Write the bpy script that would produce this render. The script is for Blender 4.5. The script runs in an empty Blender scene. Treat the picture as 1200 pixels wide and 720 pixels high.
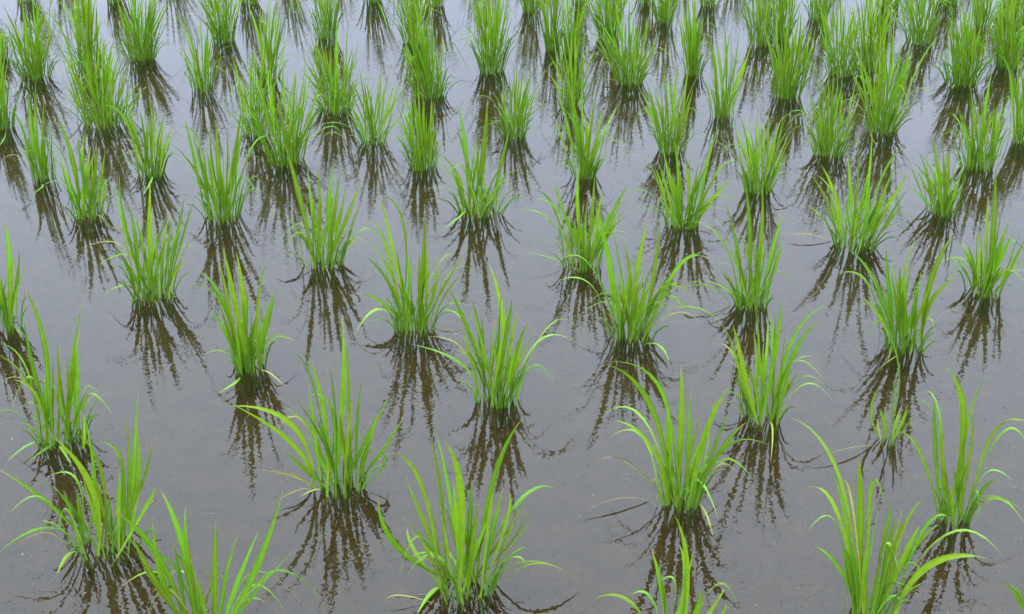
import bpy, math, random
from mathutils import Vector

# ------------------------------------------------------------------ camera geometry
FPX = 1500.0                 # focal length in photograph pixels (1200 wide)
PITCH = math.radians(28.0)
CAM_H = 1.18
CAM = Vector((0, 0, CAM_H))
FWD = Vector((0, math.cos(PITCH), -math.sin(PITCH)))
UP = Vector((0, math.sin(PITCH), math.cos(PITCH)))
RIGHT = Vector((1, 0, 0))

scene = bpy.context.scene
col = scene.collection


def ray(x, y):
    return (FWD * FPX + RIGHT * (x - 600.0) - UP * (y - 360.0)).normalized()


def ground(x, y, z=0.0):
    d = ray(x, y)
    return CAM + d * ((z - CAM_H) / d.z)


def link(o, parent=None):
    col.objects.link(o)
    if parent:
        o.parent = parent
    return o


# ------------------------------------------------------------------ materials
def new_mat(name):
    m = bpy.data.materials.new(name)
    m.use_nodes = True
    nt = m.node_tree
    nt.nodes.clear()
    return m, nt, nt.nodes.new, nt.links.new


def leaf_material(name, cbase, clow, ctip, transl=0.38, rough=0.48):
    """blade green, paler sheath at the foot, yellowed tip; every blade a tint of its own"""
    m, nt, N, L = new_mat(name)
    out = N('ShaderNodeOutputMaterial')
    tint = N('ShaderNodeAttribute'); tint.attribute_name = 'tint'
    along = N('ShaderNodeAttribute'); along.attribute_name = 'along'
    ramp = N('ShaderNodeValToRGB')
    e = ramp.color_ramp.elements
    e[0].position = 0.0; e[0].color = (*clow, 1)
    e[1].position = 1.0; e[1].color = (*ctip, 1)
    a = e.new(0.30); a.color = (*cbase, 1)
    b = e.new(0.90); b.color = (*cbase, 1)
    L(along.outputs['Fac'], ramp.inputs[0])
    hsv = N('ShaderNodeHueSaturation')
    mh = N('ShaderNodeMapRange'); mh.inputs[3].default_value = 0.486; mh.inputs[4].default_value = 0.526
    mv = N('ShaderNodeMapRange'); mv.inputs[3].default_value = 0.64; mv.inputs[4].default_value = 1.26
    L(tint.outputs['Fac'], mh.inputs[0])
    fr = N('ShaderNodeMath'); fr.operation = 'FRACT'
    mul = N('ShaderNodeMath'); mul.operation = 'MULTIPLY'; mul.inputs[1].default_value = 7.31
    L(tint.outputs['Fac'], mul.inputs[0]); L(mul.outputs[0], fr.inputs[0]); L(fr.outputs[0], mv.inputs[0])
    L(mh.outputs[0], hsv.inputs['Hue']); L(mv.outputs[0], hsv.inputs['Value'])
    L(ramp.outputs[0], hsv.inputs['Color'])
    # paler midrib, faint parallel veins, some scorched tips
    acr = N('ShaderNodeAttribute'); acr.attribute_name = 'across'
    rib = N('ShaderNodeMapRange'); rib.interpolation_type = 'SMOOTHSTEP'
    rib.inputs[1].default_value = 0.72; rib.inputs[2].default_value = 1.0
    rib.inputs[3].default_value = 0.0; rib.inputs[4].default_value = 0.45
    L(acr.outputs['Fac'], rib.inputs[0])
    vs_ = N('ShaderNodeMath'); vs_.operation = 'MULTIPLY'; vs_.inputs[1].default_value = 34.0
    L(acr.outputs['Fac'], vs_.inputs[0])
    vn = N('ShaderNodeMath'); vn.operation = 'SINE'; L(vs_.outputs[0], vn.inputs[0])
    vm = N('ShaderNodeMapRange'); vm.inputs[1].default_value = -1; vm.inputs[3].default_value = 0.90; vm.inputs[4].default_value = 1.06
    L(vn.outputs[0], vm.inputs[0])
    rm = N('ShaderNodeMix'); rm.data_type = 'RGBA'; L(rib.outputs[0], rm.inputs[0])
    L(hsv.outputs[0], rm.inputs[6]); rm.inputs[7].default_value = (cbase[0] * 1.9, cbase[1] * 1.5, cbase[2] * 2.5, 1)
    tp = N('ShaderNodeMapRange'); tp.inputs[1].default_value = 0.88; tp.inputs[2].default_value = 0.97
    L(along.outputs['Fac'], tp.inputs[0])
    tf = N('ShaderNodeMath'); tf.operation = 'MULTIPLY'; tf.inputs[1].default_value = 13.7
    tf2 = N('ShaderNodeMath'); tf2.operation = 'FRACT'; tf3 = N('ShaderNodeMath'); tf3.operation = 'GREATER_THAN'; tf3.inputs[1].default_value = 0.72
    L(tint.outputs['Fac'], tf.inputs[0]); L(tf.outputs[0], tf2.inputs[0]); L(tf2.outputs[0], tf3.inputs[0])
    tx_ = N('ShaderNodeMath'); tx_.operation = 'MULTIPLY'; L(tp.outputs[0], tx_.inputs[0]); L(tf3.outputs[0], tx_.inputs[1])
    tm = N('ShaderNodeMix'); tm.data_type = 'RGBA'; L(tx_.outputs[0], tm.inputs[0])
    L(rm.outputs[2], tm.inputs[6]); tm.inputs[7].default_value = (0.26, 0.20, 0.06, 1)
    vmul = N('ShaderNodeVectorMath'); vmul.operation = 'SCALE'
    L(tm.outputs[2], vmul.inputs[0]); L(vm.outputs[0], vmul.inputs['Scale'])
    # fine lengthwise mottling
    geo = N('ShaderNodeNewGeometry')
    no = N('ShaderNodeTexNoise'); no.inputs['Scale'].default_value = 90; no.inputs['Detail'].default_value = 3
    L(geo.outputs['Position'], no.inputs['Vector'])
    nm = N('ShaderNodeMapRange'); nm.inputs[1].default_value = 0.3; nm.inputs[2].default_value = 0.7
    nm.inputs[3].default_value = 0.88; nm.inputs[4].default_value = 1.1
    L(no.outputs[0], nm.inputs[0])
    mm = N('ShaderNodeVectorMath'); mm.operation = 'SCALE'
    L(vmul.outputs[0], mm.inputs[0]); L(nm.outputs[0], mm.inputs['Scale'])
    p = N('ShaderNodeBsdfPrincipled')
    p.inputs['Roughness'].default_value = rough
    p.inputs['Specular IOR Level'].default_value = 0.22
    L(mm.outputs[0], p.inputs['Base Color'])
    t = N('ShaderNodeBsdfTranslucent')
    tc = N('ShaderNodeVectorMath'); tc.operation = 'MULTIPLY'; tc.inputs[1].default_value = (1.25, 1.15, 0.6)
    L(mm.outputs[0], tc.inputs[0]); L(tc.outputs[0], t.inputs['Color'])
    mx = N('ShaderNodeMixShader'); mx.inputs[0].default_value = transl
    L(p.outputs[0], mx.inputs[1]); L(t.outputs[0], mx.inputs[2])
    L(mx.outputs[0], out.inputs['Surface'])
    return m


M_LEAF = leaf_material('rice_leaf_green', (0.128, 0.252, 0.012), (0.15, 0.26, 0.030), (0.19, 0.29, 0.025))
M_STEM = leaf_material('rice_stem_pale_green', (0.13, 0.27, 0.02), (0.20, 0.25, 0.08), (0.13, 0.28, 0.018), 0.3, 0.5)
M_YELL = leaf_material('rice_leaf_withered', (0.23, 0.24, 0.045), (0.15, 0.24, 0.03), (0.27, 0.20, 0.07), 0.25, 0.6)
M_PALE = leaf_material('rice_leaf_pale', (0.14, 0.285, 0.028), (0.13, 0.25, 0.02), (0.19, 0.29, 0.04), 0.3, 0.38)
M_DEAD = leaf_material('rice_leaf_dead', (0.13, 0.12, 0.045), (0.10, 0.12, 0.03), (0.20, 0.17, 0.08), 0.1, 0.7)


# ------------------------------------------------------------------ mesh collector with per-blade attributes
class MB:
    def __init__(s):
        s.v = []; s.f = []; s.tint = []; s.along = []; s.across = []

    def blade(s, pts, w, tint, side0, fold=0.30, twist=0.0, stemfrac=0.3, a0=0.0):
        """V-folded ribbon along pts, narrow sheath at the foot, widest past the middle, sharp tip"""
        n = len(pts)
        base = len(s.v)
        for i, p in enumerate(pts):
            t = i / (n - 1)
            tg = (pts[min(i + 1, n - 1)] - pts[max(i - 1, 0)]).normalized()
            sd = side0 - tg * side0.dot(tg)
            if sd.length < 0.05:
                sd = tg.cross(Vector((0, 0, 1)))
            sd.normalize()
            nr = sd.cross(tg).normalized()
            ang = twist * t
            sd, nr = sd * math.cos(ang) + nr * math.sin(ang), nr * math.cos(ang) - sd * math.sin(ang)
            if t < stemfrac:
                prof = 0.40 + 0.18 * t / stemfrac
            elif t < 0.55:
                u = (t - stemfrac) / (0.55 - stemfrac)
                prof = 0.58 + 0.42 * (u * u * (3 - 2 * u))
            else:
                u = (t - 0.55) / 0.45
                prof = max(0.0, 1 - u ** 1.4)
            hw = 0.5 * w * prof + 0.00012
            up = hw * fold
            s.v += [p - sd * hw + nr * up, p - sd * hw * 0.45 + nr * up * 0.2, p.copy(),
                    p + sd * hw * 0.45 + nr * up * 0.2, p + sd * hw + nr * up]
            s.tint += [tint] * 5
            s.along += [a0 + (1 - a0) * t] * 5
            s.across += [0, 0.5, 1, 0.5, 0]
        for i in range(n - 1):
            a = base + i * 5; b = a + 5
            for k in range(4):
                s.f.append((a + k, a + k + 1, b + k + 1, b + k))

    def tube(s, pts, r0, r1, tint, sides=5):
        n = len(pts); base = len(s.v)
        for i, p in enumerate(pts):
            t = i / (n - 1)
            tg = (pts[min(i + 1, n - 1)] - pts[max(i - 1, 0)]).normalized()
            a = tg.cross(Vector((0.3, 1, 0.1))).normalized(); b = tg.cross(a)
            r = r0 + (r1 - r0) * t
            for k in range(sides):
                q = 2 * math.pi * k / sides
                s.v.append(p + a * math.cos(q) * r + b * math.sin(q) * r * 0.7)
                s.tint.append(tint); s.along.append(t); s.across.append(0)
        for i in range(n - 1):
            for k in range(sides):
                a = base + i * sides + k; b = base + i * sides + (k + 1) % sides
                s.f.append((a, b, b + sides, a + sides))

    def build(s, name, mat, parent=None, origin=None):
        me = bpy.data.meshes.new(name)
        o0 = origin if origin is not None else Vector((0, 0, 0))
        me.from_pydata([tuple(p - o0) for p in s.v], [], s.f)
        for nm, dat in (('tint', s.tint), ('along', s.along), ('across', s.across)):
            at = me.attributes.new(nm, 'FLOAT', 'POINT')
            at.data.foreach_set('value', dat)
        me.materials.append(mat)
        me.polygons.foreach_set('use_smooth', [True] * len(me.polygons))
        me.update()
        return link(bpy.data.objects.new(name, me), parent)


def bez(p0, pm, p2, n):
    """quadratic curve that passes pm half way"""
    c = pm * 2 - (p0 + p2) * 0.5
    out = []
    for i in range(n):
        t = i / (n - 1)
        out.append(p0 * (1 - t) ** 2 + c * (2 * t * (1 - t)) + p2 * t * t)
    return out


# ------------------------------------------------------------------ one rice plant
WATER = 0.0
BED = -0.045


def plane_point(x, y, root, nrm, dd, zmin=0.012):
    """where the sight line through a photo point meets the plant's upright mid plane, pushed dd metres nearer or farther"""
    d = ray(x, y)
    t = (root - CAM).dot(nrm) / d.dot(nrm)
    t += dd
    p = CAM + d * t
    if p.z < zmin:
        p = CAM + d * ((zmin - CAM_H) / d.z)
    return p


def rice_plant(rnd, bx, by, hw, tl, tr, ty, n, label, hand=(), wide=1.0, detail=False):
    root = ground(bx, by)
    nrm = Vector((root.x, root.y, 0)).normalized()
    side = Vector((nrm.y, -nrm.x, 0))
    dist = (root - CAM).length
    mpp = dist / FPX                         # metres per pixel at the plant
    thing = bpy.data.objects.new('rice_plant', None)
    thing.empty_display_size = 0.05
    thing.location = root
    link(thing)
    thing['label'] = label
    thing['category'] = 'rice plant'
    thing['group'] = 'young rice plants standing in rows in the flooded paddy'
    rw = hw * mpp
    ht = (by - ty) * mpp / math.cos(PITCH)
    inv = root

    def foot(fx):
        # a point of the foot, fx in -1..1 across
        a = max(-1, min(1, fx))
        dep = rnd.uniform(-1, 1) * math.sqrt(max(0.05, 1 - a * a)) * 0.75
        return root + side * (a * rw) + nrm * (dep * rw), dep

    def make(tx, tyy, mx, my, w, mat_mb, dd=None, is_low=False):
        fx = (tx - bx) / max(1.0, (tr - tl) * 0.5) * 0.45 + rnd.uniform(-0.45, 0.45)
        p0, dep = foot(fx)
        p0 = p0.copy(); p0.z = -0.012
        if dd is None:
            dd = dep * 0.22 * ht + rnd.gauss(0, 0.19) * ht
        pt = plane_point(tx, tyy, root, nrm, dd, 0.008 if is_low else 0.02)
        if mx is None:
            ux = rnd.uniform(0.36, 0.50); uy = rnd.uniform(0.50, 0.57)
            pm = p0.lerp(pt, 0.5)
            lat = (pt - p0); lat.z = 0
            pm = p0 + lat * ux; pm.z = p0.z + (pt.z - p0.z) * uy
        else:
            pm = plane_point(mx, my, root, nrm, dd * 0.5, 0.012)
        nseg = 13 if detail else 8
        pts = bez(p0, pm, pt, nseg)
        for i, q in enumerate(pts):
            if i > nseg * 0.3 and q.z < 0.004:
                q.z = 0.004
        phi = rnd.uniform(-1.0, 1.0)
        sd = side * math.cos(phi) + nrm * math.sin(phi)
        if mx is not None and pt.z < pm.z + 0.01:
            sd = Vector((0, 0, 1)).cross((pt - p0)).normalized()
        mat_mb.blade(pts, w, rnd.random(), sd, fold=rnd.uniform(0.15, 0.5),
                     twist=rnd.uniform(-0.7, 0.7), stemfrac=0.34 if mx is None else 0.2)

    wl = (0.0074 if detail else 0.0064) * wide
    lean = rnd.uniform(-0.12, 0.12) * (tr - tl); tl += lean; tr += lean
    if not detail:
        ty -= 0.10 * (by - ty)
    sp = (0.20 if detail else 0.20) * (tr - tl); tl -= sp; tr += sp; hw *= 0.60 if detail else 0.54; n = int(n * ((0.80 if by > 460 else 0.98) if detail else 1.22)) if n > 5 else n
    # filler blades
    mb = MB()
    for i in range(n):
        u = (i + rnd.random()) / n
        if rnd.random() < 0.25:
            u = 0.5 + (u - 0.5) * 0.55
        c = (bx - tl) / max(1, (tr - tl))          # where the foot sits between the sides
        tx = tl + (tr - tl) * u
        edge = abs(u - 0.5) * 2
        hh = (by - ty) * (1.0 - 0.26 * edge ** 1.8) * (rnd.uniform(0.52, 1.0) if detail else rnd.triangular(0.5, 1.32, 0.95))
        if rnd.random() < 0.2:
            hh *= 0.7
        tx = bx + (tx - bx) * (0.72 + 0.33 * hh / (by - ty))
        make(tx, by - hh, None, None, wl * rnd.uniform(0.5, 1.0), mb)
        if rnd.random() < 0.18:                    # a bent over blade
            sgn = 1 if tx > bx else -1
            px = bx + sgn * rnd.uniform(0.35, 0.85) * (tr - tl) * 0.5
            make(px + sgn * rnd.uniform(12, 30) * 0.0035 / mpp * 0.7, by - hh * rnd.uniform(0.15, 0.5),
                 px, by - hh * rnd.uniform(0.5, 0.68), wl * 0.55, mb)
    # fine short young blades filling the foot
    for i in range(int(n * 0.3)):
        tx = bx + rnd.uniform(-1, 1) * hw * 1.25
        make(tx, by - (by - ty) * rnd.uniform(0.22, 0.5), None, None, wl * rnd.uniform(0.3, 0.55), mb)
    o = mb.build('foliage', M_LEAF, thing, inv)
    # stems
    ms = MB()
    for i in range(int(n * 0.6) + (4 if n > 5 else 1)):
        fx = rnd.uniform(-0.85, 0.85)
        p0, dep = foot(fx)
        lean = side * (fx * rw * rnd.uniform(0.5, 1.3)) + nrm * (dep * rw * 0.9)
        h = ht * rnd.uniform(0.16, 0.34)
        a = p0.copy(); a.z = BED - 0.004
        a = a - lean * 0.35
        b = p0 + lean * 0.35; b.z = h * 0.5
        c = p0 + lean; c.z = h
        ms.tube(bez(a, b, c, 5), 0.0019, 0.0012, rnd.random())
    ms.build('stems', M_STEM, thing, inv)
    # leaves drawn one by one
    for hspec in hand:
        v = hspec.split()
        kind = 'g'
        if v[0] in 'gypdw':
            kind = v.pop(0)
        v = [float(q) for q in v]
        tx, tyy = v[0], v[1]
        mx, my = (v[2], v[3]) if len(v) >= 4 else (None, None)
        wf = v[4] if len(v) >= 5 else (1.0 if kind in 'gw' else 0.6)
        lowtip = (by - tyy) < 0.35 * (by - ty)
        m1 = MB()
        wb = {'g': 1.0, 'w': 1.15, 'p': 0.8, 'y': 0.75, 'd': 0.8}[kind]
        make(tx, tyy, mx, my, wl * wf * wb, m1, None if not lowtip else rnd.uniform(-0.05, 0.02) * ht, lowtip)
        mat = {'g': M_LEAF, 'w': M_LEAF, 'p': M_PALE, 'y': M_YELL, 'd': M_DEAD}[kind]
        lo = m1.build('withered_leaf' if kind in 'yd' else 'leaf', mat, thing, inv)
        if kind == 'y': lo['label'] = 'yellowed withered leaf'
        if kind == 'd': lo['label'] = 'dead brown leaf lying on the water'
        if kind == 'p': lo['label'] = 'pale thin bent leaf'
    return thing


# ------------------------------------------------------------------ the plants, front to back
# (foot x, foot y, half width of foot, left and right of the tips, top of the tips, filler blades, label, leaves)
# a leaf: [kind] tip x y, point half way x y, width factor
PLANTS = []


def P(bx, by, hw, tl, tr, ty, n, label, *hand):
    PLANTS.append((bx, by, hw, tl, tr, ty, n, label, hand))


# --- front
P(240, 752, 26, 190, 320, 600, 12, 'large rice tuft cut off by the bottom edge, two broad blades parting in a V',
  'w 187 573 215 645 1.1', 'g 218 592 222 660', 'w 130 598 188 655 1.1', 'w 155 628 188 690 1.1', 'g 179 608 192 685', 'w 332 574 297 675 1.25',
  'p 174 658 205 665', 'y 193 678 222 677 0.7', 'y 178 695 205 696 0.6', 'g 255 672 262 700 0.6', 'p 312 708 285 705', 'g 200 645 222 680', 'g 232 655 250 700 0.6')
P(790, 757, 18, 760, 850, 640, 5, 'rice tuft with few broad blades rising from the middle of the bottom edge',
  'w 790 603 806 668 1.1', 'w 763 643 778 700 1.1', 'p 761 691 792 682 0.9', 'g 697 702 740 706 0.7', 'p 738 698 765 703 0.8', 'g 796 638 803 690', 'y 843 700 830 720', 'g 850 708 838 728', 'g 820 690 815 720')
P(1222, 745, 14, 1190, 1250, 650, 5, 'lone leaf tip poking in at the lower right corner of the water',
  'g 1177 681 1196 706 0.8', 'p 1181 684 1200 702')
P(1015, 722, 27, 965, 1075, 560, 15, 'bushy rice plant at the bottom right whose two long leaves reach out to the right',
  'g 925 489 985 565 0.8', 'w 1006 535 1009 615 1.3', 'g 972 552 992 610 0.8', 'g 941 574 980 598 0.7', 'p 947 622 982 617', 'g 955 640 985 668 0.8',
  'w 1083 583 1055 632 1.3', 'g 1037 591 1020 578 0.7', 'p 1055 679 1037 638 1.2', 'w 1158 655 1085 665 1.2', 'p 1178 656 1108 626 0.9',
  'y 1080 606 1050 632 0.5', 'p 1115 609 1080 625 0.8', 'g 1101 615 1070 645 0.7', 'g 1078 616 1058 655', 'g 1045 585 1035 640 0.7', 'g 985 640 1003 680', 'p 1056 705 1040 702 0.7',
  'g 1023 590 1016 650 0.8', 'y 987 565 1000 600 0.5', 'g 1050 600 1038 655')
P(545, 692, 36, 490, 605, 530, 20, 'wide rice plant at the bottom centre with a bright folded leaf on its left side',
  'g 445 536 492 563 1.0', 'w 475 557 500 622 1.0', 'w 503 510 517 595 1.1', 'g 511 508 527 580 0.6', 'w 521 517 541 585 1.1', 'g 531 562 536 620', 'w 613 490 577 565 1.0', 'g 583 537 572 610 0.8',
  'g 597 577 590 620 0.8', 'w 443 583 468 642 1.1', 'g 465 598 500 637 0.7', 'g 478 618 488 650 0.8', 'y 480 621 505 650 0.5', 'p 478 674 512 651 1.5', 'p 652 573 605 590 1.1',
  'g 625 609 600 640 0.9', 'g 618 596 597 637 0.9', 'p 616 670 602 652 0.9', 'g 680 683 625 660 0.8', 'p 488 722 508 692 1.0', 'y 498 677 520 662 0.5', 'y 452 704 475 698 0.35', 'g 553 560 550 625', 'g 572 590 562 640', 'y 485 661 510 660 0.5')
P(1118, 612, 17, 1085, 1145, 500, 9, 'slender rice plant at the right edge with arching leaves leaving the frame',
  'w 1109 431 1130 498 1.2', 'g 1163 443 1137 485 0.6', 'g 1095 466 1096 530', 'g 1103 474 1104 540 0.7', 'p 1068 469 1100 480 0.6', 'p 1063 474 1098 493 0.8', 'w 1133 474 1126 550 1.1',
  'g 1141 478 1135 545 0.6', 'g 1207 497 1160 512 1.0', 'p 1206 526 1170 511 1.0', 'g 1054 506 1080 535 0.7', 'p 1186 563 1152 557 0.7', 'p 1147 611 1144 575 1.0', 'g 1202 616 1165 583 0.9',
  'g 1168 560 1148 580 0.7', 'g 1100 500 1108 560')
P(125, 642, 36, 80, 175, 540, 17, 'sprawling rice plant in the lower left corner with leaves drooping to the water',
  'w -2 550 55 590 0.9', 'p 11 603 55 586 0.7', 'g 37 558 88 598 0.9', 'g -5 651 55 618 0.9', 'p 70 623 80 598 0.8', 'g 66 676 82 648 0.8', 'w 162 449 157 555 1.1', 'g 147 488 151 570 0.7',
  'g 178 516 163 575', 'g 115 517 143 552 1.0', 'g 96 479 110 568 0.9', 'g 92 510 120 560 0.9', 'w 63 512 110 580 1.1', 'g 183 571 168 600 0.8', 'g 122 577 125 610 0.6', 'g 140 525 145 585',
  'p 55 560 92 566 0.6', 'g 160 500 160 570', 'y 20 640 60 625 0.4')
P(797, 590, 23, 760, 840, 460, 15, 'rice plant right of the bottom centre with one long leaf stretched flat to the right',
  'w 708 427 764 478 1.0', 'g 706 425 778 463 0.9', 'w 798 425 798 505 1.2', 'g 812 450 806 525', 'w 857 451 826 508 1.1', 'g 875 495 843 530 0.9', 'w 899 521 846 527 0.9', 'p 709 485 755 492 0.7',
  'p 714 513 755 514 0.7', 'g 721 494 760 520 0.7', 'p 777 519 787 497 1.1', 'p 831 489 825 545 0.6', 'g 782 478 785 540', 'p 842 609 819 562 1.0', 'y 836 630 825 597 0.7', 'p 793 592 803 572 0.8',
  'd 705 538 742 546 0.6', 'y 863 553 838 548 0.5', 'y 683 600 735 583 0.5', 'g 766 520 778 560', 'g 838 540 822 565')
P(400, 570, 32, 360, 440, 440, 18, 'rice plant left of the bottom centre with withered leaves lying out to its left',
  'w 401 371 401 462 1.3', 'w 354 404 380 482 1.2', 'p 341 414 368 455 0.5', 'g 407 388 408 470 1.0', 'g 385 424 393 500 0.7', 'g 424 444 418 505 0.6', 'w 457 464 428 518 1.0', 'w 473 489 440 538 1.1',
  'p 352 467 389 482 0.9', 'g 335 478 370 515 0.8', 'w 270 476 345 502 1.0', 'g 272 474 347 525 1.0', 'y 325 505 355 495 0.5', 'g 333 527 358 551 0.8', 'y 301 550 350 560 0.8', 'y 320 589 355 573 0.6',
  'y 349 584 372 573 0.6', 'p 455 564 442 537 1.0', 'p 425 525 452 542 0.7', 'g 370 487 385 530', 'g 438 510 425 545')
P(1040, 518, 11, 1020, 1078, 475, 3, 'thin sickly young rice plant of a few blades with one tall bent leaf',
  'g 1008 346 1053 432 0.6', 'g 1031 453 1021 485 0.6', 'g 1051 440 1046 480 0.6', 'g 1064 473 1055 498 0.5', 'g 1075 486 1060 503 0.4', 'y 1028 490 1030 505 0.5', 'y 945 540 1000 524 0.45', 'g 1036 478 1037 500 0.5')
P(75, 516, 28, 45, 110, 395, 20, 'rice plant at the left edge with three tall blades and leaves sprawling down in front',
  'w 27 335 54 420 1.2', 'w 98 347 82 435 1.2', 'g 28 374 42 445', 'g -4 415 35 455 0.8', 'g -3 403 32 435 0.6', 'y 1 449 35 453 0.6', 'g 105 454 90 485 0.9', 'g 68 404 72 460 0.7', 'g 94 385 86 450 0.8',
  'p 38 498 48 473 0.7', 'p 8 541 38 519 0.7', 'w 31 542 58 522 0.9', 'g 84 546 72 524 0.9', 'p -2 484 25 487 0.4', 'g 15 445 45 470 0.8', 'g 98 480 98 520 0.8')
P(893, 490, 24, 862, 930, 360, 18, 'rice plant whose long leaf arches far left and two leaves droop to the right',
  'g 780 362 850 385 0.9', 'y 834 405 862 420 0.5', 'p 851 413 872 430 0.6', 'g 863 438 875 465 0.8', 'w 859 380 872 435 1.0', 'w 882 347 890 420 1.0', 'g 917 348 907 420 1.1', 'g 967 358 925 408 1.0',
  'g 961 376 928 418 0.8', 'g 942 409 920 435 0.8', 'p 951 418 922 437 0.7', 'p 968 453 935 444 0.8', 'p 979 476 942 450 0.9', 'y 903 542 905 500 0.5', 'y 846 425 868 437 0.4', 'd 822 480 855 471 0.6', 'g 900 370 898 430', 'g 888 395 893 440')
P(582, 470, 27, 545, 615, 345, 20, 'rice plant at the centre with thin leaves curving over on both sides',
  'w 573 309 590 385 1.1', 'w 523 332 552 395 1.1', 'p 511 365 548 386 0.8', 'p 483 404 545 430 0.8', 'g 600 350 592 400', 'w 620 375 603 420 1.1', 'p 676 387 640 385 0.9', 'p 683 408 630 400 0.9', 'p 651 453 625 428 0.8',
  'g 628 385 605 430 0.9', 'g 553 350 565 410', 'g 587 340 583 405', 'g 535 410 558 430 0.7', 'g 612 398 600 440 0.9', 'p 598 445 595 425', 'y 500 395 545 412 0.5')
P(292, 432, 20, 262, 318, 330, 18, 'narrow upright rice plant with a short bright leaf bent down at its foot',
  'w 261 290 276 355 1.1', 'w 277 296 285 360 1.2', 'w 228 315 262 355 0.9', 'g 226 332 262 360 0.6', 'g 256 302 270 365', 'g 316 300 302 360 1.0', 'g 325 334 310 385 0.8', 'g 322 345 310 395', 'p 237 417 265 413 0.6',
  'p 256 461 277 447 0.9', 'p 327 392 315 408 0.5', 'g 245 362 267 395 0.9', 'y 335 455 312 435 0.4')
P(1057, 407, 23, 1030, 1085, 300, 20, 'full rice plant on the right with a broad dark blade leaning right',
  'g 978 322 1018 333 0.9', 'w 993 292 1028 338 1.1', 'g 1038 286 1042 345', 'w 1076 271 1058 335 1.0', 'w 1118 273 1088 340 1.5', 'w 1128 322 1090 358 1.2', 'g 1070 308 1060 355 0.7', 'g 1104 359 1080 385 0.9',
  'p 1097 390 1087 374 0.8', 'y 1141 376 1105 367 0.4', 'g 1010 348 1035 378 0.8', 'g 1055 310 1052 360', 'y 1040 425 1044 410 0.4', 'y 1025 436 1046 420 0.5', 'p 1048 300 1045 350 0.8', 'g 1100 320 1080 360')
P(740, 393, 27, 705, 785, 290, 22, 'rice plant near the centre with thin leaves arching left and a broad pair upright',
  'w 697 238 716 315 1.2', 'w 716 262 728 325 1.0', 'w 760 256 747 320 1.1', 'w 774 255 765 325 1.2', 'g 730 279 738 340', 'p 652 309 692 311 0.8', 'p 655 329 695 336 0.8', 'g 829 303 792 317 1.0', 'g 806 338 775 340 0.5',
  'g 690 305 710 345 0.7', 'p 784 425 770 403 0.9', 'y 821 381 790 367 0.4', 'g 787 322 765 352', 'g 745 300 745 350', 'p 800 337 770 348 0.5')
P(487, 386, 25, 455, 520, 285, 20, 'rice plant left of centre with a leaf looping over to the left',
  'w 444 225 463 300 1.1', 'g 446 228 475 275 0.6', 'g 432 257 456 300 0.8', 'g 428 283 457 318 0.7', 'g 427 300 460 340 0.8', 'p 406 298 440 276 0.8', 'p 434 326 450 313 0.5', 'w 498 249 495 320 1.3', 'g 474 275 480 330',
  'g 502 280 500 335', 'w 550 289 518 338 1.1', 'p 576 331 530 317 0.8', 'p 537 306 515 308 0.8', 'g 545 321 522 345 0.6', 'p 416 392 444 362 1.0', 'p 430 378 455 375 0.5', 'g 413 344 450 356 0.9', 'd 536 393 515 385 0.8', 'g 512 300 507 350')
P(5, 386, 22, -25, 28, 285, 20, 'rice plant half cut off by the left edge at mid height',
  'w 6 256 12 320 1.3', 'w 23 289 18 340 1.0', 'g -8 275 -2 330', 'g 14 300 12 345', 'g 28 395 20 385 0.5')
P(880, 358, 21, 850, 915, 265, 18, 'tall rice plant right of centre with a long leaf arching left over the water',
  'w 873 210 879 285 1.1', 'w 893 218 890 290 1.2', 'g 850 238 866 300', 'p 835 255 862 298 0.9', 'p 791 261 845 280 0.8', 'p 801 352 818 330 0.6', 'p 826 329 856 342 0.8', 'g 784 338 835 337 0.6', 'w 918 246 903 305 1.0', 'g 911 270 900 320',
  'p 890 285 893 300 0.7', 'g 868 322 872 340 0.6', 'g 918 275 905 320')
P(180, 348, 26, 150, 215, 240, 22, 'rice plant on the left with a long yellow leaf pointing left',
  'w 140 203 147 270 1.2', 'g 132 212 144 270 0.9', 'w 176 211 176 285 1.2', 'w 216 232 205 290 1.0', 'g 226 238 212 285 0.6', 'g 224 274 207 312 0.9', 'g 217 307 204 322 0.7', 'y 122 267 155 285 0.5', 'y 94 293 145 290 0.7', 'y 104 300 140 298 0.5',
  'w 136 290 153 323 1.0', 'p 122 346 148 334 0.8', 'y 150 358 165 350 0.6', 'g 150 237 160 290', 'g 197 255 190 305', 'g 162 250 168 300', 'y 231 305 208 318 0.3')
P(1152, 342, 20, 1125, 1188, 250, 18, 'rice plant near the right edge with a tall broad blade and a leaf reaching right',
  'w 1167 195 1164 275 1.3', 'g 1158 228 1156 285', 'w 1184 256 1168 300 1.0', 'g 1187 272 1172 305', 'g 1125 280 1138 310', 'g 1133 284 1142 318', 'w 1208 305 1172 325 0.9', 'p 1202 290 1180 288 0.5', 'g 1118 300 1133 322 0.7', 'p 1205 320 1183 320 0.4')
P(685, 312, 24, 655, 720, 215, 20, 'rice plant above the centre with long leaves arching out to the left',
  'w 648 210 664 258 1.0', 'w 679 190 677 250 1.0', 'g 697 205 693 260', 'w 737 214 714 258 0.9', 'p 618 222 650 245 0.8', 'p 626 234 655 250 0.7', 'p 602 249 645 258 0.8', 'g 733 253 712 280 0.8', 'p 744 238 715 253 0.7', 'p 615 296 650 304 0.4',
  'p 680 257 678 280 1.0', 'g 706 218 700 260')
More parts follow.
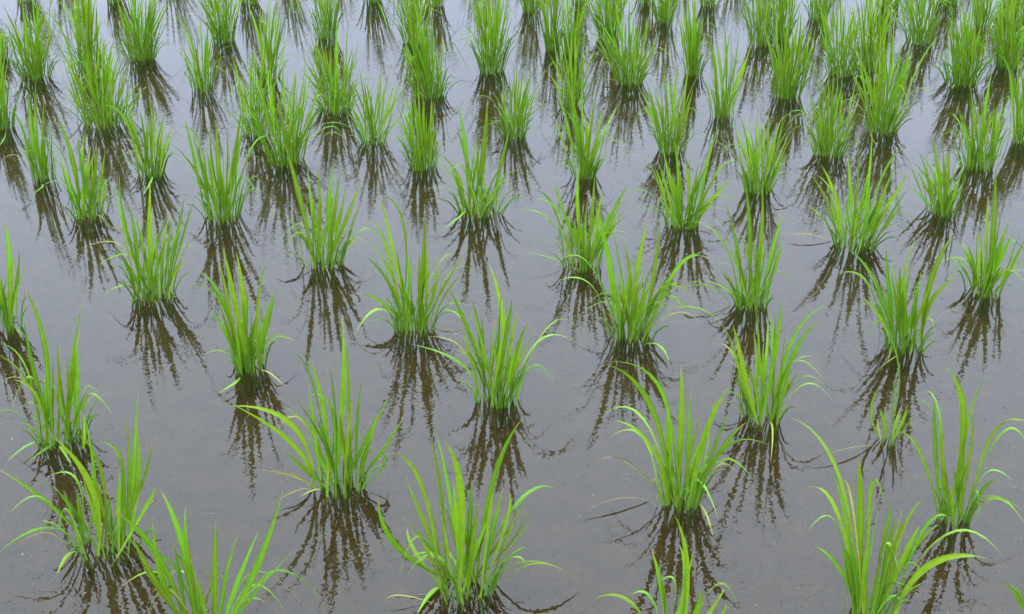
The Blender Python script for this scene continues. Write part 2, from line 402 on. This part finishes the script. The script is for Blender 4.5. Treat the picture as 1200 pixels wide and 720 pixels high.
P(378, 310, 24, 350, 410, 215, 18, 'rice plant with stiff upright blades and a dark leaf floating at its left',
  'w 333 167 352 235 1.2', 'g 360 195 366 255', 'w 372 193 374 260 1.1', 'w 391 191 385 255 1.2', 'g 399 195 391 260 1.1', 'g 405 214 396 265', 'w 424 212 404 262 1.0', 'p 316 246 345 265 0.7', 'y 328 229 350 258 0.3', 'p 368 273 358 285 0.6',
  'd 321 304 343 298 1.0', 'd 408 311 395 305 0.8', 'g 345 265 360 285')
P(1000, 287, 27, 960, 1050, 195, 26, 'wide fan shaped rice plant with a dead leaf floating out to its left',
  'w 962 193 980 235 1.0', 'g 946 200 974 245 1.0', 'p 945 240 968 262 0.9', 'w 1004 143 1006 215 1.1', 'g 1022 152 1018 215 0.9', 'w 1067 199 1038 245 1.2', 'p 1068 176 1037 200 0.9', 'g 1051 190 1032 235', 'g 993 180 997 230', 'd 922 277 952 275 1.0',
  'p 1004 302 1010 276 0.7', 'p 1048 252 1038 242 0.8', 'g 1041 274 1028 280 0.5', 'y 1050 298 1028 288 0.4', 'p 952 205 975 225 0.7')
P(800, 264, 21, 768, 840, 175, 24, 'dense rice plant with a pale drooping leaf on its left side',
  'w 843 147 826 205 1.1', 'g 770 188 783 225', 'g 776 165 787 220', 'w 790 165 795 220 1.0', 'g 857 207 831 238 1.0', 'p 866 190 840 203 0.7', 'p 751 255 768 244 0.7', 'p 730 183 765 198 0.5', 'p 735 196 765 205 0.5', 'p 809 236 804 250 0.9', 'g 818 190 812 230')
P(105, 253, 21, 78, 125, 165, 20, 'rice plant in the upper left with leaves fanning down to its left',
  'w 65 133 87 195 1.2', 'g 91 155 97 205', 'w 100 152 98 205 0.9', 'p 33 159 75 185 0.8', 'g 60 182 83 215 0.8', 'g 59 200 85 228 0.7', 'p 40 226 72 215 0.6', 'g 70 162 75 205 0.6', 'g 124 176 118 215', 'g 113 168 110 210', 'p 70 262 92 252 0.5', 'y 130 265 115 252 0.4')
P(262, 256, 23, 228, 288, 160, 22, 'spreading rice plant in the upper left with a thin leaf reaching to the right',
  'w 216 137 230 195 1.0', 'w 201 168 235 210 1.1', 'p 200 188 238 222 0.5', 'g 225 152 238 200 0.9', 'w 253 140 256 200 1.2', 'g 248 145 250 200 0.7', 'g 266 143 266 200 0.9', 'w 283 128 273 190 1.1', 'g 287 136 276 195 1.0', 'y 297 173 285 200 0.6', 'p 322 163 293 177 0.7',
  'p 199 159 232 165 0.5', 'g 229 168 240 210')
P(562, 248, 30, 535, 595, 165, 22, 'broad rice plant with two tall spikes and a pale leaf dipping left',
  'w 537 122 546 180 1.1', 'g 534 142 547 190 0.9', 'w 571 115 566 180 1.3', 'g 560 156 560 205 0.7', 'g 553 170 560 210', 'g 516 180 540 215 1.0', 'g 511 188 535 215 0.6', 'p 493 223 530 224 0.6', 'w 598 150 586 195 1.1', 'p 518 270 543 250 0.8',
  'd 497 235 525 235 0.7', 'p 603 217 583 223 0.7', 'p 610 200 590 212 0.4')
# --- middle
P(1105, 249, 19, 1072, 1130, 165, 24, 'rice plant on the right with slim blades, close below a taller dense one', 'g 1072 180 1083 220', 'g 1092 158 1100 205', 'g 1105 155 1106 205', 'g 1086 185 1090 220', 'p 1145 194 1120 195 0.5')
P(888, 224, 17, 862, 920, 138, 26, 'compact upright rice plant with comb like blades right of the upper centre', 'g 865 148 876 190', 'w 874 136 880 185', 'w 916 138 903 180', 'p 812 160 858 178 0.7', 'g 888 130 886 180', 'p 925 155 908 195 0.5', 'y 924 183 906 210 0.3')
P(52, 210, 13, 30, 60, 125, 14, 'narrow rice plant leaning left with yellow leaves at its foot', 'w 10 122 32 165 1.0', 'w 31 108 40 160 1.1', 'g 43 105 45 165', 'g 52 112 50 165', 'g 20 168 38 190 0.7', 'y -3 195 20 182 0.8', 'g 60 135 57 170 0.6', 'g 70 165 62 185 0.5', 'p 38 228 50 218 0.7')
P(178, 206, 15, 155, 195, 135, 18, 'rice plant in the upper left whose broad blade leans left, tips to the right', 'w 147 113 160 160 1.3', 'g 146 132 162 170 1.1', 'g 163 128 170 170', 'g 175 115 180 165', 'w 193 128 187 170 0.9', 'w 118 124 148 142 1.0', 'p 167 230 178 210 0.9', 'p 205 177 190 168 0.4', 'y 135 165 158 170 0.4')
P(685, 207, 15, 662, 715, 128, 20, 'rice plant above the centre with a curled leaf hooking left', 'w 668 105 680 160 0.9', 'g 706 124 698 170 1.1', 'g 725 122 706 160 0.8', 'p 655 124 674 150 0.7', 'p 640 80 666 95 0.5', 'p 645 192 668 196 0.5', 'g 712 175 703 195 0.6', 'p 690 155 680 160 0.6')
P(1145, 196, 20, 1128, 1180, 120, 28, 'dense rice plant near the right edge with a broad blade bending right', 'w 1135 110 1140 150 1.2', 'w 1162 85 1152 145 1.3', 'p 1182 137 1160 145 0.6', 'g 1127 150 1136 172', 'p 1200 152 1180 160 0.8', 'g 1171 120 1163 160', 'p 1109 134 1125 145 0.6')
P(495, 197, 17, 470, 512, 125, 26, 'tangled bushy rice plant with short pale leaves crossing left of the centre', 'g 489 90 492 150 0.8', 'g 508 118 502 160 0.8', 'p 465 152 478 138 1.0', 'g 462 118 475 150 0.7', 'p 500 115 482 120 0.7', 'g 470 110 482 140 0.7', 'p 528 172 512 195 0.4', 'y 492 170 496 185 0.7')
P(970, 181, 18, 943, 1003, 100, 30, 'tidy dense rice plant in the upper right with even upright blades', 'g 944 145 955 165', 'w 958 108 962 150', 'w 977 90 975 140', 'p 1010 150 988 158 0.6')
P(335, 190, 25, 283, 372, 88, 36, 'largest dense rice plant of the upper left, its blades overlapping the one behind', 'w 315 72 322 130 1.1', 'w 300 85 316 140 1.0', 'w 345 80 342 130 1.1', 'w 357 70 350 130 1.1', 'g 373 122 362 150 0.9', 'p 390 158 365 160 0.3', 'w 280 65 312 130 0.9', 'y 322 163 305 168 0.4', 'p 330 175 322 182')
P(787, 178, 17, 757, 812, 92, 26, 'upright rice plant behind a dense one just right of the upper centre', 'w 758 103 770 140 0.9', 'w 763 92 775 140 0.9', 'w 794 73 790 130 1.2', 'g 777 85 782 135', 'p 745 143 768 152 0.5', 'g 812 105 803 145')
P(438, 166, 18, 405, 468, 92, 15, 'open rice plant left of the upper centre with a V of thin blades', 'g 421 78 430 130 0.9', 'g 446 78 443 130 1.1', 'g 395 106 418 135 0.8', 'g 464 96 452 130 0.8', 'g 425 90 432 130', 'g 442 90 428 130 0.8', 'g 407 112 420 145 0.7', 'g 455 148 450 158 0.7')
P(601, 159, 17, 580, 628, 90, 26, 'rice plant at the upper centre with a short dark leaf floating on its left', 'g 602 70 603 120', 'g 620 85 612 125', 'p 558 70 582 95 0.6', 'd 570 140 590 141 1.1', 'g 632 118 614 140 0.7', 'p 545 117 578 118 0.5', 'g 625 137 612 150 0.6')
P(300, 157, 16, 275, 318, 75, 22, 'rice plant half hidden behind the largest dense one of the upper left', 'g 272 65 285 115', 'g 292 48 294 110', 'g 255 122 275 138 0.6')
P(1032, 153, 19, 1003, 1065, 50, 32, 'tall dense rice plant with spiky tips, second from a cluster in the upper right', 'w 1045 35 1042 95 1.1', 'w 1055 43 1050 95 1.1', 'w 1068 45 1058 100 1.0', 'p 1105 40 1075 80 0.8', 'g 1008 70 1020 110', 'y 1018 150 1026 168 0.5')
P(1199, 166, 15, 1178, 1215, 80, 22, 'rice plant partly out of frame on the right edge in the upper part', 'w 1193 62 1192 120', 'p 1168 64 1185 90 0.9', 'g 1205 75 1202 120')
P(125, 144, 31, 72, 140, 52, 40, 'very broad rice plant in the upper left, leaning left with a bent yellow leaf', 'w 98 35 108 90 1.2', 'w 62 45 92 95 1.1', 'w 115 55 122 100 1.2', 'p 63 90 92 93 0.6', 'w 130 78 132 110 1.0', 'w 145 65 141 110 1.0', 'g 50 13 80 55 0.8', 'p 88 142 110 125 0.8', 'y 92 108 108 112 0.7', 'p 128 48 120 65 0.7', 'y 90 135 105 128 0.4')
P(846, 136, 14, 828, 875, 50, 16, 'rice plant in the upper right with few broad blades opening like a V', 'w 847 22 852 75 0.9', 'w 828 42 838 85 1.0', 'w 877 65 862 100 1.3', 'g 864 48 856 90 0.9', 'p 885 86 865 92 0.5', 'p 843 98 848 110 1.0', 'p 820 80 835 95 0.5')
P(393, 130, 21, 360, 415, 55, 36, 'dense rice plant whose left leaves curl over, with a floating leaf end beside', 'g 358 44 375 65 0.8', 'g 358 58 374 80 0.9', 'w 395 20 394 75 1.0', 'w 408 22 405 75 1.0', 'g 360 78 375 100 0.8', 'd 358 75 372 75 0.9', 'g 420 45 412 80', 'y 365 130 385 124 0.4', 'p 428 118 412 112 0.6', 'g 372 28 382 75')
P(669, 124, 15, 648, 690, 48, 20, 'thin bladed rice plant left of two denser ones at the upper centre', 'g 690 28 682 70 0.6', 'g 702 62 685 90 0.8', 'g 665 40 668 80')
P(923, 113, 18, 905, 953, 25, 36, 'bushy rice plant in the upper right with a bright curved leaf at its left', 'p 917 17 910 35 1.0', 'w 938 15 935 60', 'g 950 33 940 70', 'p 910 70 912 95 0.7', 'p 962 62 940 85 0.5', 'g 907 45 914 75')
P(505, 113, 18, 470, 512, 30, 38, 'dense dark green rice plant in the upper centre left with pale tips', 'w 503 30 500 70 1.1', 'w 480 20 487 65', 'p 458 25 476 50 0.7', 'g 460 50 478 72 0.7', 'g 513 60 507 85')
P(237, 106, 15, 215, 258, 28, 14, 'sparse rice plant with thin separate blades in the upper left', 'g 202 17 222 45 0.8', 'g 213 33 225 65 0.8', 'g 209 58 224 85 0.9', 'g 243 25 242 70 0.9', 'g 258 60 254 85 0.6', 'g 226 40 232 75 0.7')
# --- far
P(738, 97, 16, 702, 765, 18, 38, 'bushy rice plant at the upper centre with a yellow floating leaf beside it', 'w 738 0 738 45 1.1', 'w 722 20 730 60', 'w 762 25 752 60', 'p 684 15 712 40 0.7', 'p 685 38 712 53 0.7', 'p 700 92 718 93 0.5', 'y 700 93 720 94 1.1', 'p 766 55 756 75 0.6', 'p 678 70 705 58 0.7')
P(315, 92, 13, 298, 330, 15, 22, 'rice plant in the top left part right behind the largest dense one', 'w 308 12 311 50', 'g 317 -5 316 40', 'g 329 5 323 50', 'w 290 5 302 40', 'y 283 55 300 62 0.5')
P(42, 91, 17, 8, 60, 12, 34, 'fan shaped rice plant near the top left corner with leaves curving left', 'w 3 5 22 45', 'g 0 24 22 55 0.8', 'g 3 42 25 65 0.8', 'w 48 -2 44 40', 'g 62 38 54 62 0.8', 'g 17 68 32 80 0.5', 'g 24 0 32 40')
P(1127, 97, 20, 1110, 1155, 8, 42, 'very dense rice plant near the top right corner with a pale curled leaf low down', 'w 1113 0 1117 45', 'w 1132 5 1130 50', 'p 1137 95 1132 80 0.7', 'p 1100 65 1115 70 0.6', 'y 1143 30 1140 55 0.6', 'p 1170 60 1148 75 0.4', 'p 1123 97 1116 103 0.7', 'g 1165 20 1148 60 0.5')
P(985, 87, 16, 964, 1010, 2, 32, 'dense rice plant in the upper right, immediately right of a bushy bright one', 'w 965 8 972 45', 'w 1003 5 996 45', 'g 985 -5 984 40')
P(812, 87, 11, 800, 822, 2, 24, 'narrow columnar rice plant at the upper right of centre', 'w 816 -5 813 45 1.2', 'g 825 50 818 65 0.6')
P(577, 84, 17, 552, 597, -25, 40, 'tall very dense rice plant near the top edge just left of the centre', 'w 562 -12 569 35', 'w 588 -15 583 35', 'p 540 30 556 45 0.7', 'g 598 10 588 40 0.7', 'p 600 30 588 45 0.5')
P(1180, 78, 18, 1160, 1200, -10, 34, 'dense rice plant close to the top right corner with an orange withered leaf', 'w 1165 -10 1172 30', 'w 1190 0 1185 35', 'y 1170 50 1180 48 0.7', 'g 1150 35 1168 50 0.6', 'p 1185 5 1178 20 0.6')
P(1018, 80, 18, 1000, 1042, -20, 34, 'dense rice plant touching the one on its left in the upper right cluster', 'g 1055 10 1035 45 0.8', 'w 1020 -20 1020 30', 'p 1060 10 1040 35 0.5')
P(106, 78, 14, 80, 112, -20, 30, 'rice plant near the top left standing directly behind the very broad leaning one', 'w 66 0 88 30 1.0', 'g 64 15 85 35 0.6', 'g 124 5 115 35 0.6', 'g 130 48 120 62 0.8')
P(165, 69, 17, 140, 190, -15, 38, 'compact leafy rice plant near the top edge, second tuft from the upper left', 'w 137 8 148 35 1.0', 'w 183 0 177 30', 'w 176 -10 173 30', 'p 195 5 185 28 0.5', 'g 152 -12 156 30')
P(2, 69, 11, -18, 8, 25, 20, 'small rice plant cut by the left edge near the top corner', 'w 1 30 2 50')
P(4, 150, 14, -18, 14, 60, 22, 'rice plant cut by the left edge in the upper part, its stems brown below', 'w 3 75 4 110', 'p -2 172 5 162 0.6')
P(669, 64, 10, 655, 690, -20, 20, 'loose rice plant near the top edge with wispy blades above the centre', 'g 690 12 681 40 0.6')
P(648, 59, 10, 632, 662, -25, 24, 'slim rice plant near the top edge, left one of a close pair', 'g 635 0 640 30')
P(1078, 50, 17, 1055, 1105, -35, 32, 'dense rice plant near the top right with a leaf arched to its left', 'p 1045 5 1060 12 0.8', 'g 1060 -20 1067 15')
P(890, 52, 13, 868, 903, -25, 22, 'loose upright rice plant at the top edge with clear water at its left', 'g 867 10 876 30 0.5', 'g 902 0 897 25')
P(915, 48, 14, 903, 942, -35, 28, 'dense rice plant at the top edge directly behind a bushy one with a curved leaf')
P(262, 48, 14, 230, 278, -35, 30, 'rice plant at the top edge with its straight dark reflection below, left part', 'g 228 -5 245 20 0.9', 'y 275 50 268 48 0.4')
P(484, 50, 14, 462, 508, -35, 30, 'rice plant at the top edge behind a dense dark green one', 'g 463 0 472 25')
P(383, 44, 13, 368, 402, -45, 28, 'rice plant at the top edge behind a dense one with curled left leaves')
P(715, 44, 17, 692, 745, -50, 36, 'broad dense rice plant at the top edge above the centre', 'g 688 -5 700 20')
P(778, 26, 11, 766, 800, -60, 22, 'slim rice plant at the top edge, right of a broad dense one', 'g 760 5 770 15 0.5')
P(624, 14, 11, 605, 640, -75, 26, 'rice plant at the top edge with a square dark reflection beneath, near the centre', 'p 612 10 618 5 0.6')
P(345, 14, 6, 338, 362, -50, 5, 'single pair of thin rice blades bending down at the top edge', 'g 357 30 350 8 0.5', 'g 353 22 347 2 0.4')
P(436, 2, 12, 420, 458, -80, 24, 'rice plant at the top edge whose foot just shows, long reflection below', 'g 457 45 446 8 0.7')
P(1150, 30, 10, 1135, 1162, -50, 20, 'rice plant at the top edge between two dense ones near the right corner')
P(1203, 35, 14, 1188, 1220, -50, 26, 'rice plant cut by the right edge in the top corner')
P(830, 6, 11, 815, 850, -75, 22, 'rice plant at the top edge seen mostly by its foot, right of the centre')
P(960, 22, 12, 945, 980, -65, 24, 'small part of a rice plant at the top edge in an upper right gap')
P(1040, 6, 13, 1020, 1060, -80, 26, 'foot of a rice plant at the top edge behind the upper right cluster')
P(1110, 4, 12, 1095, 1130, -80, 24, 'foot of a rice plant at the top edge behind the very dense right one')
P(135, 2, 12, 120, 152, -80, 24, 'rice plant at the top left edge, only its lowest stems inside the frame')
P(32, 1, 11, 15, 50, -80, 22, 'rice plant at the top left corner, only its lowest stems inside the frame')
P(290, 4, 13, 272, 308, -80, 26, 'rice plant at the top edge, lowest stems above a long brown reflection')
P(510, 6, 12, 495, 528, -75, 24, 'rice plant at the top edge, lowest stems beside the tall dense centre one')
P(756, 2, 11, 742, 772, -80, 22, 'rice plant at the top edge, lowest stems just left of a slim one')
P(680, 4, 11, 665, 696, -80, 22, 'rice plant at the top edge, lowest stems between two plants above the centre')
P(1185, 3, 12, 1170, 1200, -80, 24, 'rice plant at the top right corner, lowest stems behind a dense one')
BEYOND = [(-30, -2), (75, -28), (200, -22), (335, -30), (400, -55), (470, -48), (560, -42), (605, -60), (718, -50), (800, -40), (860, -30), (905, -20), (985, -40), (1075, -50), (1150, -45), (1228, -20), (-60, 60), (1240, 110), (1245, 260), (-55, 180), (-70, 330), (1262, 430), (235, -50), (20, -60), (640, -45)]
for _i, (_x, _y) in enumerate(BEYOND):
    P(_x, _y, 12, _x - 22, _x + 22, _y - 82, 24, 'rice plant just outside the frame, seen in the photo only by its reflection')
OUTSIDE = [(-150, 90), (-140, 260), (-165, 430), (-150, 590), (-250, 340), (1330, 190), (1350, 330), (1345, 560), (1310, 40), (1420, 250)]
for _i, (_x, _y) in enumerate(OUTSIDE):
    _h = 0.21 * (_y + 400)
    P(_x, _y, 20, _x - 0.3 * _h, _x + 0.3 * _h, _y - _h, 24, 'rice plant standing beside the view, outside the frame of the photo')


for i, d in enumerate(PLANTS):
    bx, by, hw, tl, tr, ty, n, label, hand = d
    rnd = random.Random(1000 + i * 7)
    rice_plant(rnd, bx, by, hw, tl, tr, ty, n, label, hand, detail=by > 240,
               wide=1.0 if by > 200 else 0.95)


# ------------------------------------------------------------------ mud bed and water
def sheet(name, z, mat, kind, size=400.0):
    me = bpy.data.meshes.new(name)
    s = size
    me.from_pydata([(-s, -s * 0.1, z), (s, -s * 0.1, z), (s, s, z), (-s, s, z)], [], [(0, 1, 2, 3)])
    me.materials.append(mat)
    o = link(bpy.data.objects.new(name, me))
    o['kind'] = kind
    return o


m, nt, N, L = new_mat('wet_mud')
out = N('ShaderNodeOutputMaterial'); p = N('ShaderNodeBsdfPrincipled')
p.inputs['Roughness'].default_value = 0.9
p.inputs['Specular IOR Level'].default_value = 0.1
geo = N('ShaderNodeNewGeometry')
n1 = N('ShaderNodeTexNoise'); n1.inputs['Scale'].default_value = 22; n1.inputs['Detail'].default_value = 8
n1.inputs['Roughness'].default_value = 0.7
L(geo.outputs['Position'], n1.inputs['Vector'])
r = N('ShaderNodeValToRGB'); e = r.color_ramp.elements
e[0].position = 0.35; e[0].color = (0.019, 0.0112, 0.0028, 1)
e[1].position = 0.68; e[1].color = (0.044, 0.0275, 0.0080, 1)
L(n1.outputs[0], r.inputs[0]); L(r.outputs[0], p.inputs['Base Color'])
n2 = N('ShaderNodeTexNoise'); n2.inputs['Scale'].default_value = 70; n2.inputs['Detail'].default_value = 6
L(geo.outputs['Position'], n2.inputs['Vector'])
b = N('ShaderNodeBump'); b.inputs['Strength'].default_value = 0.6; b.inputs['Distance'].default_value = 0.01
L(n2.outputs[0], b.inputs['Height']); L(b.outputs[0], p.inputs['Normal'])
L(p.outputs[0], out.inputs['Surface'])
sheet('mud_bed', BED, m, 'structure')

m, nt, N, L = new_mat('paddy_water')
out = N('ShaderNodeOutputMaterial')
geo = N('ShaderNodeNewGeometry')
mp = N('ShaderNodeMapping'); mp.inputs['Scale'].default_value = (0.9, 0.6, 1.0)
L(geo.outputs['Position'], mp.inputs['Vector'])
w1 = N('ShaderNodeTexNoise'); w1.inputs['Scale'].default_value = 230; w1.inputs['Detail'].default_value = 1.5
w1.inputs['Roughness'].default_value = 0.55
L(mp.outputs[0], w1.inputs['Vector'])
w2 = N('ShaderNodeTexNoise'); w2.inputs['Scale'].default_value = 16; w2.inputs['Detail'].default_value = 3
L(mp.outputs[0], w2.inputs['Vector'])
b2 = N('ShaderNodeBump'); b2.inputs['Strength'].default_value = 1.0; b2.inputs['Distance'].default_value = 0.00022
L(w2.outputs[0], b2.inputs['Height'])
fr = N('ShaderNodeFresnel'); fr.inputs['IOR'].default_value = 1.5
tr = N('ShaderNodeBsdfTransparent'); tr.inputs['Color'].default_value = (0.86, 0.80, 0.66, 1)
gl = N('ShaderNodeBsdfGlossy'); gl.inputs['Roughness'].default_value = 0.0
# fine wind ripples as surface slopes
rp = N('ShaderNodeTexNoise'); rp.inputs['Scale'].default_value = 195; rp.inputs['Detail'].default_value = 1.0
mp2 = N('ShaderNodeMapping'); mp2.inputs['Scale'].default_value = (0.85, 0.8, 1.0)
L(geo.outputs['Position'], mp2.inputs['Vector']); L(mp2.outputs[0], rp.inputs['Vector'])
sub = N('ShaderNodeVectorMath'); sub.operation = 'SUBTRACT'; sub.inputs[1].default_value = (0.5, 0.5, 0.5)
L(rp.outputs['Color'], sub.inputs[0])
sca = N('ShaderNodeVectorMath'); sca.operation = 'MULTIPLY'; sca.inputs[1].default_value = (0.066, 0.066, 0.0)
L(sub.outputs[0], sca.inputs[0])
gust = N('ShaderNodeTexNoise'); gust.inputs['Scale'].default_value = 3.5; gust.inputs['Detail'].default_value = 2
L(geo.outputs['Position'], gust.inputs['Vector'])
gm = N('ShaderNodeMapRange'); gm.inputs[1].default_value = 0.35; gm.inputs[2].default_value = 0.65
gm.inputs[3].default_value = 0.7; gm.inputs[4].default_value = 1.35
L(gust.outputs[0], gm.inputs[0])
sc2 = N('ShaderNodeVectorMath'); sc2.operation = 'SCALE'
L(sca.outputs[0], sc2.inputs[0]); L(gm.outputs[0], sc2.inputs['Scale'])
adn = N('ShaderNodeVectorMath'); adn.operation = 'ADD'
L(sc2.outputs[0], adn.inputs[0]); L(b2.outputs[0], adn.inputs[1])
nrmz = N('ShaderNodeVectorMath'); nrmz.operation = 'NORMALIZE'; L(adn.outputs[0], nrmz.inputs[0])
L(nrmz.outputs[0], gl.inputs['Normal'])
# silt and pollen floating in the top of the water
df = N('ShaderNodeBsdfDiffuse'); df.inputs['Color'].default_value = (0.17, 0.15, 0.12, 1)
w3 = N('ShaderNodeTexNoise'); w3.inputs['Scale'].default_value = 240; w3.inputs['Detail'].default_value = 3
L(geo.outputs['Position'], w3.inputs['Vector'])
w4 = N('ShaderNodeTexNoise'); w4.inputs['Scale'].default_value = 2.2; w4.inputs['Detail'].default_value = 5
L(geo.outputs['Position'], w4.inputs['Vector'])
mr = N('ShaderNodeMapRange'); mr.inputs[1].default_value = 0.45; mr.inputs[2].default_value = 0.8
mr.inputs[3].default_value = 0.0; mr.inputs[4].default_value = 0.12
L(w3.outputs[0], mr.inputs[0])
m4 = N('ShaderNodeMapRange'); m4.inputs[1].default_value = 0.35; m4.inputs[2].default_value = 0.7
m4.inputs[3].default_value = 0.8; m4.inputs[4].default_value = 1.15
L(w4.outputs[0], m4.inputs[0])
mq = N('ShaderNodeMath'); mq.operation = 'MULTIPLY'
L(mr.outputs[0], mq.inputs[0]); L(m4.outputs[0], mq.inputs[1])
mx0 = N('ShaderNodeMixShader'); L(mq.outputs[0], mx0.inputs[0])
L(tr.outputs[0], mx0.inputs[1]); L(df.outputs[0], mx0.inputs[2])
mx = N('ShaderNodeMixShader'); L(fr.outputs[0], mx.inputs[0])
L(mx0.outputs[0], mx.inputs[1]); L(gl.outputs[0], mx.inputs[2])
L(mx.outputs[0], out.inputs['Surface'])
sheet('water', WATER, m, 'structure')

# ------------------------------------------------------------------ floating specks
m, nt, N, L = new_mat('floating_speck')
out = N('ShaderNodeOutputMaterial'); p = N('ShaderNodeBsdfPrincipled')
at = N('ShaderNodeAttribute'); at.attribute_name = 'tint'
r = N('ShaderNodeValToRGB'); e = r.color_ramp.elements
e[0].color = (0.02, 0.015, 0.008, 1); e[1].color = (0.34, 0.30, 0.22, 1)
k = e.new(0.45); k.color = (0.06, 0.05, 0.03, 1)
L(at.outputs['Fac'], r.inputs[0]); L(r.outputs[0], p.inputs['Base Color'])
p.inputs['Roughness'].default_value = 0.6
L(p.outputs[0], out.inputs['Surface'])
rnd = random.Random(5)
mb = MB()
for i in range(9000):
    q = ground(rnd.uniform(-60, 1260), 740 - 720 * rnd.random() ** 1.3)
    rr = rnd.uniform(0.0004, 0.0010) * (1 + 1.0 * (rnd.random() < 0.03))
    base = len(mb.v); sides = 5
    a0 = rnd.random() * 6; el = rnd.uniform(0.4, 1)
    t = rnd.random()
    for zz, s in ((0.0004, 1.0), (0.0009, 0.6)):
        for k in range(sides):
            a = a0 + 2 * math.pi * k / sides
            mb.v.append(Vector((q.x + math.cos(a) * rr * s, q.y + math.sin(a) * rr * el * s, zz)))
            mb.tint.append(t); mb.along.append(0); mb.across.append(0)
    for k in range(sides):
        mb.f.append((base + k, base + (k + 1) % sides, base + sides + (k + 1) % sides, base + sides + k))
    mb.f.append(tuple(base + sides + k for k in range(sides)))
for i in range(130):                       # scraps of straw and husk
    q = ground(rnd.uniform(-60, 1260), 740 - 720 * rnd.random() ** 1.2)
    a = rnd.uniform(-1.2, 1.2); ln = rnd.uniform(0.003, 0.011); t = rnd.uniform(0.2, 1)
    dx, dy = math.cos(a) * ln * 0.5, math.sin(a) * ln * 0.5
    k = rnd.uniform(-0.3, 0.3)
    mb.tube([Vector((q.x - dx, q.y - dy, 0.0006)), Vector((q.x + dy * k, q.y - dx * k, 0.0010)), Vector((q.x + dx, q.y + dy, 0.0006))],
            rnd.uniform(0.0003, 0.0007), 0.0002, t)
o = mb.build('floating_specks', m)
o['kind'] = 'stuff'
o['label'] = 'tiny pale and dark specks floating on the still water'
o['category'] = 'specks'

# ------------------------------------------------------------------ sky, sun, camera
SUN_EL, SUN_ROT = math.radians(62), math.radians(205)
w = bpy.data.worlds.new('World'); scene.world = w; w.use_nodes = True
nt = w.node_tree; nt.nodes.clear(); N = nt.nodes.new; L = nt.links.new
sky = N('ShaderNodeTexSky'); sky.sky_type = 'NISHITA'; sky.sun_disc = False
sky.sun_elevation = SUN_EL; sky.sun_rotation = SUN_ROT; sky.air_density = 1.2; sky.dust_density = 3
tc = N('ShaderNodeTexCoord')
sep = N('ShaderNodeSeparateXYZ'); L(tc.outputs['Generated'], sep.inputs[0])
rmp = N('ShaderNodeValToRGB'); e = rmp.color_ramp.elements        # overcast: brighter overhead
e[0].position = 0.0; e[0].color = (0.30, 0.35, 0.455, 1)
e[1].position = 1.0; e[1].color = (1.0, 1.0, 1.0, 1)
k = e.new(0.27); k.color = (0.40, 0.475, 0.62, 1)
k = e.new(0.45); k.color = (0.53, 0.625, 0.76, 1)
k = e.new(0.70); k.color = (0.66, 0.775, 0.90, 1)
L(sep.outputs['Z'], rmp.inputs[0])
cn = N('ShaderNodeTexNoise'); cn.inputs['Scale'].default_value = 3.0; cn.inputs['Detail'].default_value = 5
L(tc.outputs['Generated'], cn.inputs['Vector'])
cm = N('ShaderNodeMapRange'); cm.inputs[1].default_value = 0.3; cm.inputs[2].default_value = 0.7
cm.inputs[3].default_value = 32.0; cm.inputs[4].default_value = 35.0
L(cn.outputs[0], cm.inputs[0])
sc = N('ShaderNodeVectorMath'); sc.operation = 'SCALE'
L(rmp.outputs[0], sc.inputs[0]); L(cm.outputs[0], sc.inputs['Scale'])
mix = N('ShaderNodeMix'); mix.data_type = 'RGBA'; mix.inputs[0].default_value = 0.9
L(sky.outputs[0], mix.inputs[6]); L(sc.outputs[0], mix.inputs[7])
bg = N('ShaderNodeBackground'); bg.inputs['Strength'].default_value = 0.10
L(mix.outputs[2], bg.inputs['Color'])
wo = N('ShaderNodeOutputWorld'); L(bg.outputs[0], wo.inputs['Surface'])

sd = bpy.data.lights.new('sun', 'SUN'); sd.energy = 1.2; sd.angle = math.radians(14); sd.color = (1, 0.97, 0.92)
so = link(bpy.data.objects.new('sun', sd))
az = SUN_ROT
dirv = Vector((math.sin(az) * math.cos(SUN_EL), math.cos(az) * math.cos(SUN_EL), math.sin(SUN_EL)))
so.rotation_euler = dirv.to_track_quat('Z', 'Y').to_euler()
so.location = dirv * 20

cd = bpy.data.cameras.new('camera'); cd.sensor_width = 36; cd.lens = 36 * FPX / 1200
cd.clip_start = 0.05; cd.clip_end = 2000
co = link(bpy.data.objects.new('camera', cd)); co.location = CAM
co.rotation_euler = (math.pi / 2 - PITCH, 0, 0)
scene.camera = co
cd.dof.use_dof = False

scene.render.engine = 'CYCLES'
scene.render.resolution_x = 1024; scene.render.resolution_y = 614
scene.cycles.max_bounces = 6; scene.cycles.transparent_max_bounces = 8
scene.cycles.caustics_reflective = False; scene.cycles.caustics_refractive = False
vs = scene.view_settings
vs.view_transform = 'Standard'; vs.look = 'None'; vs.gamma = 1; vs.use_curve_mapping = False
vs.exposure = 0.8
